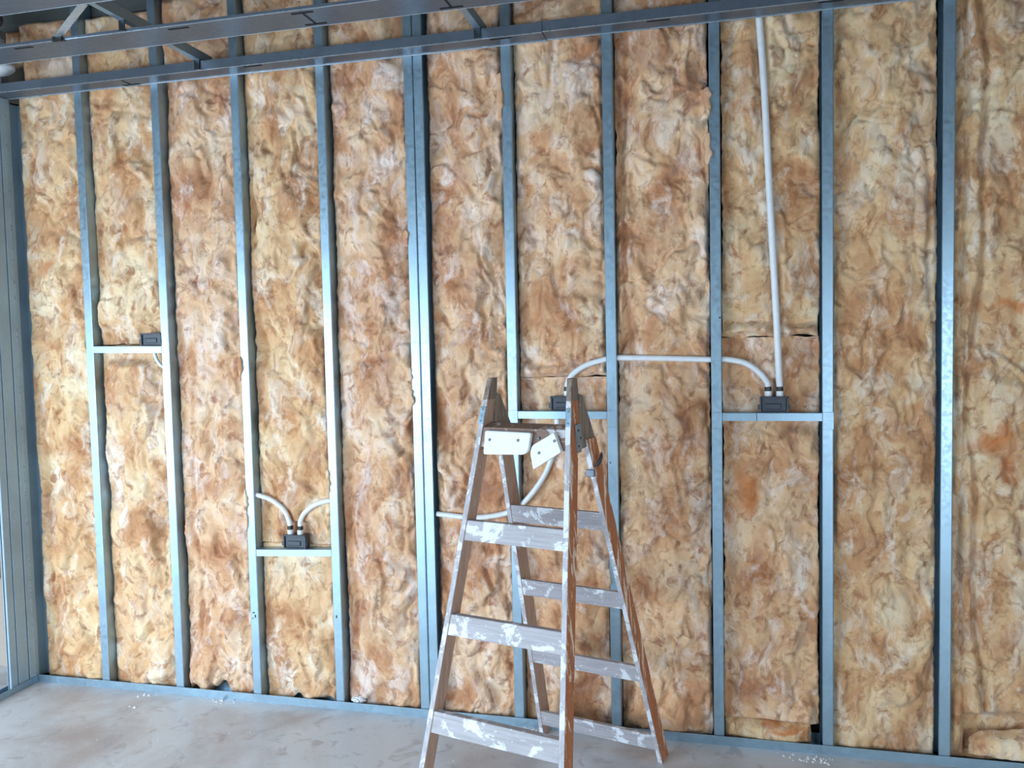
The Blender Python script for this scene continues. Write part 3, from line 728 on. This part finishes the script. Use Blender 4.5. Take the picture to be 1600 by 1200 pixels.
# top board
def fpt(u, s, out=0.0):   # on the front plane of the ladder
    return (u, -aF * s - out, LH - s)
s = MB(); sa, sb = 0.158, 0.222; wa = w0 + kF * sa - tF; wb = w0 + kF * sb - tF
zt = LH - sa
s.hexa([(-wb, -aF * sb + .004, LH - sb), (wb, -aF * sb + .004, LH - sb), (wb, -aF * sb + .03, LH - sb), (-wb, -aF * sb + .03, LH - sb),
        (-wa, -aF * sa + .004, zt), (wa, -aF * sa + .004, zt), (wa, -aF * sa + .055, zt + 0.012), (-wa, -aF * sa + .055, zt + 0.012)])
s.build('top_board', W_BOARD, lad, bevel=0.002)
# white pads screwed on the board
def pad(poly, label, screws, th=0.016):
    s = MB(); 
    s.prism(poly, lambda a, b: fpt(a, b, -0.003), lambda a, b: fpt(a, b, th))
    o = s.build('white_pad', WHITE_PAD, lad, bevel=0.004, seg=3); o['label'] = label
    for u, v in screws:
        c = Vector(fpt(u, v, th + 0.0008)); e = MB()
        e.tube([c + Vector((0, 0.003, 0)), c - Vector((0, 0.0006, 0))], 0.0048, 12)
        q = e.build('screw', SCREW); q.parent = o
def arcpoly(pts, r=0.012, k=4):
    out = []; n = len(pts)
    for i in range(n):
        p0, p1, p2 = Vector(pts[i - 1]), Vector(pts[i]), Vector(pts[(i + 1) % n])
        rr_ = r[i] if isinstance(r, (list, tuple)) else r
        a = p1 + (p0 - p1).normalized() * rr_; b = p1 + (p2 - p1).normalized() * rr_
        for j in range(k + 1):
            t = j / k; q = a * (1 - t) ** 2 + p1 * 2 * t * (1 - t) + b * t * t; out.append((q.x, q.y))
    return out
pad(arcpoly([(-0.130, 0.166), (0.038, 0.168), (0.033, 0.236), (-0.127, 0.242)], [0.008, 0.008, 0.024, 0.008]), 'straight white rounded pad', [(-0.108, 0.195), (-0.005, 0.193)])
pad(arcpoly([(0.117, 0.165), (0.147, 0.222), (0.058, 0.279), (0.041, 0.228), (0.047, 0.206)], [0.004, 0.006, 0.004, 0.012, 0.008]), 'tilted white cut pad', [(0.122, 0.190), (0.073, 0.228)])
e = MB(); c = Vector(fpt(0.058, 0.186, 0.0)); e.tube([c + Vector((0, 0.004, 0)), c - Vector((0, 0.001, 0))], 0.004, 10); e.build('screw', SCREW, lad)
# small hinge plates on the front edges and the big one on the outer side
for side in (-1, 1):
    s = MB(); s0_, s1_ = 0.092, 0.148
    ui = lambda s_: side * (w0 + kF * s_ - tF + 0.001); uo = lambda s_: side * (w0 + kF * s_ + 0.002)
    P = [fpt(ui(s1_), s1_, 0), fpt(uo(s1_), s1_, 0), fpt(uo(s0_), s0_, 0), fpt(ui(s0_), s0_, 0)]
    s.hexa([(a, b + 0.001, c_) for a, b, c_ in P] + [(a, b - 0.0022, c_) for a, b, c_ in P])
    o = s.build('hinge_plate', METAL, lad, bevel=0.0008, seg=1)
    for sz in (0.102, 0.138):
        c = Vector(fpt((ui(sz) + uo(sz)) / 2, sz, 0.003)); e = MB(); e.tube([c + Vector((0, 0.002, 0)), c], 0.0034, 10); q = e.build('screw', SCREW); q.parent = o
    # outer plate
    s = MB(); uo2 = w0 + kF * 0.18 + 0.0005
    pts = arcpoly([(0.006, 1.325), (0.040, 1.325), (0.046, 1.235), (0.010, 1.235)], 0.006)
    s.prism(pts, lambda a, b: (side * uo2, a - 0.018, b), lambda a, b: (side * (uo2 + 0.004), a - 0.018, b))
    o = s.build('hinge_plate', METAL, lad)
    for v_, z_ in ((0.005, 1.305), (0.006, 1.255), (0.02, 1.28)):
        e = MB(); e.tube([(side * (uo2 + 0.003), v_, z_), (side * (uo2 + 0.0055), v_, z_)], 0.0035, 10); q = e.build('screw', SCREW); q.parent = o
# dark strap and small plate low on the right rear rail
s = MB()
uo3 = w1 + kR * 0.27; s.tube(catmull([(uo3 + 0.004, 0.115, 1.175), (uo3 + 0.016, 0.118, 1.185), (uo3 + 0.024, 0.124, 1.205), (uo3 + 0.024, 0.128, 1.222)], 6), [0.002, 0.0028, 0.0035, 0.004, 0.005, 0.0055, 0.006, 0.0065, 0.0065, 0.0065, 0.0065, 0.006, 0.006, 0.0055, 0.005, 0.0045, 0.004, 0.003, 0.002], 8)
s.build('strap', BLACK, lad, smooth=True)
s = MB(); s.box(uo3 - 0.018, uo3 + 0.012, 0.094, 0.104, 1.145, 1.168); s.build('bracket', METAL_DULL, lad, bevel=0.002)

# ------------------------------------------------------------------ debris
random.seed(5)
def crumb_cluster(cx, cy, n, sx, sy, size, label):
    s = MB()
    for k in range(n):
        x = cx + random.gauss(0, sx); y = min(-0.012, cy + random.gauss(0, sy)); r = size * random.uniform(0.3, 1.0)
        v = [(x + r * math.cos(a) * random.uniform(.6, 1.2), y + r * math.sin(a) * random.uniform(.6, 1.2), 0.0) for a in np.linspace(0, 5.2, 6)]
        top = (x + random.uniform(-.3, .3) * r, y, r * random.uniform(0.5, 1.1))
        s.add(v + [top], [(0, 5, 4, 3, 2, 1)] + [(i, (i + 1) % 6, 6) for i in range(6)])
    o = s.build('plaster_crumbs', WCR, loc=(cx, cy, 0)); tag(o, label, 'debris', kind='stuff')
WCR = plain('white_crumb', (0.75, 0.76, 0.78), 0.8)
crumb_cluster(0.66, -0.05, 7, 0.03, 0.012, 0.010, 'white crumbs beside the floor track below the first bays')
crumb_cluster(1.05, -0.03, 12, 0.035, 0.012, 0.009, 'white crumbs beside the floor track near the third stud')
crumb_cluster(0.67, -0.15, 4, 0.02, 0.01, 0.014, 'single pale crumbs on the floor left of the middle')
crumb_cluster(2.40, -0.04, 38, 0.05, 0.014, 0.007, 'white plaster chips by the track behind the ladder')
crumb_cluster(3.53, -0.05, 45, 0.05, 0.016, 0.008, 'white plaster chips on the floor at bottom right')
crumb_cluster(1.3, -0.5, 40, 0.8, 0.3, 0.004, 'fine pale grit scattered over the floor')
# crumpled plastic in the track
bm = bmesh.new(); bmesh.ops.create_icosphere(bm, subdivisions=3, radius=1)
for v in bm.verts:
    p = v.co.copy(); n_ = 0.75 + 0.35 * abs(math.sin(5 * p.x + 3 * p.z)) * abs(math.cos(4 * p.y + 6 * p.z)) + random.uniform(-.1, .1)
    v.co = Vector((p.x * 0.034, p.y * 0.02, p.z * 0.016)) * n_
me = bpy.data.meshes.new('crumpled_paper'); bm.to_mesh(me); bm.free(); me.materials.append(WCR)
o = bpy.data.objects.new('crumpled_paper', me); C.objects.link(o); o.location = (1.672, 0.022, 0.040)
tag(o, 'crumpled white paper scrap lying in the floor track right of the fourth stud', 'paper')
# ledge and dark socket seen beyond the left frame
s = MB(); s.box(-1.25, -0.62, 0.02, 0.12, 0.18, 0.26); tag(s.build('low_shelf', plain('pale_shelf', (0.5, 0.55, 0.56), 0.6), loc=(-0.9, 0.07, 0.18)), 'pale ledge glimpsed past the left corner studs', 'shelf')
s = MB(); s.box(-0.40, -0.30, 0.105, 0.125, 0.45, 0.62); tag(s.build('wall_box', BLACK, loc=(-0.35, 0.1, 0.45), bevel=0.004), 'dark box on the wall glimpsed past the left corner studs', 'junction box')
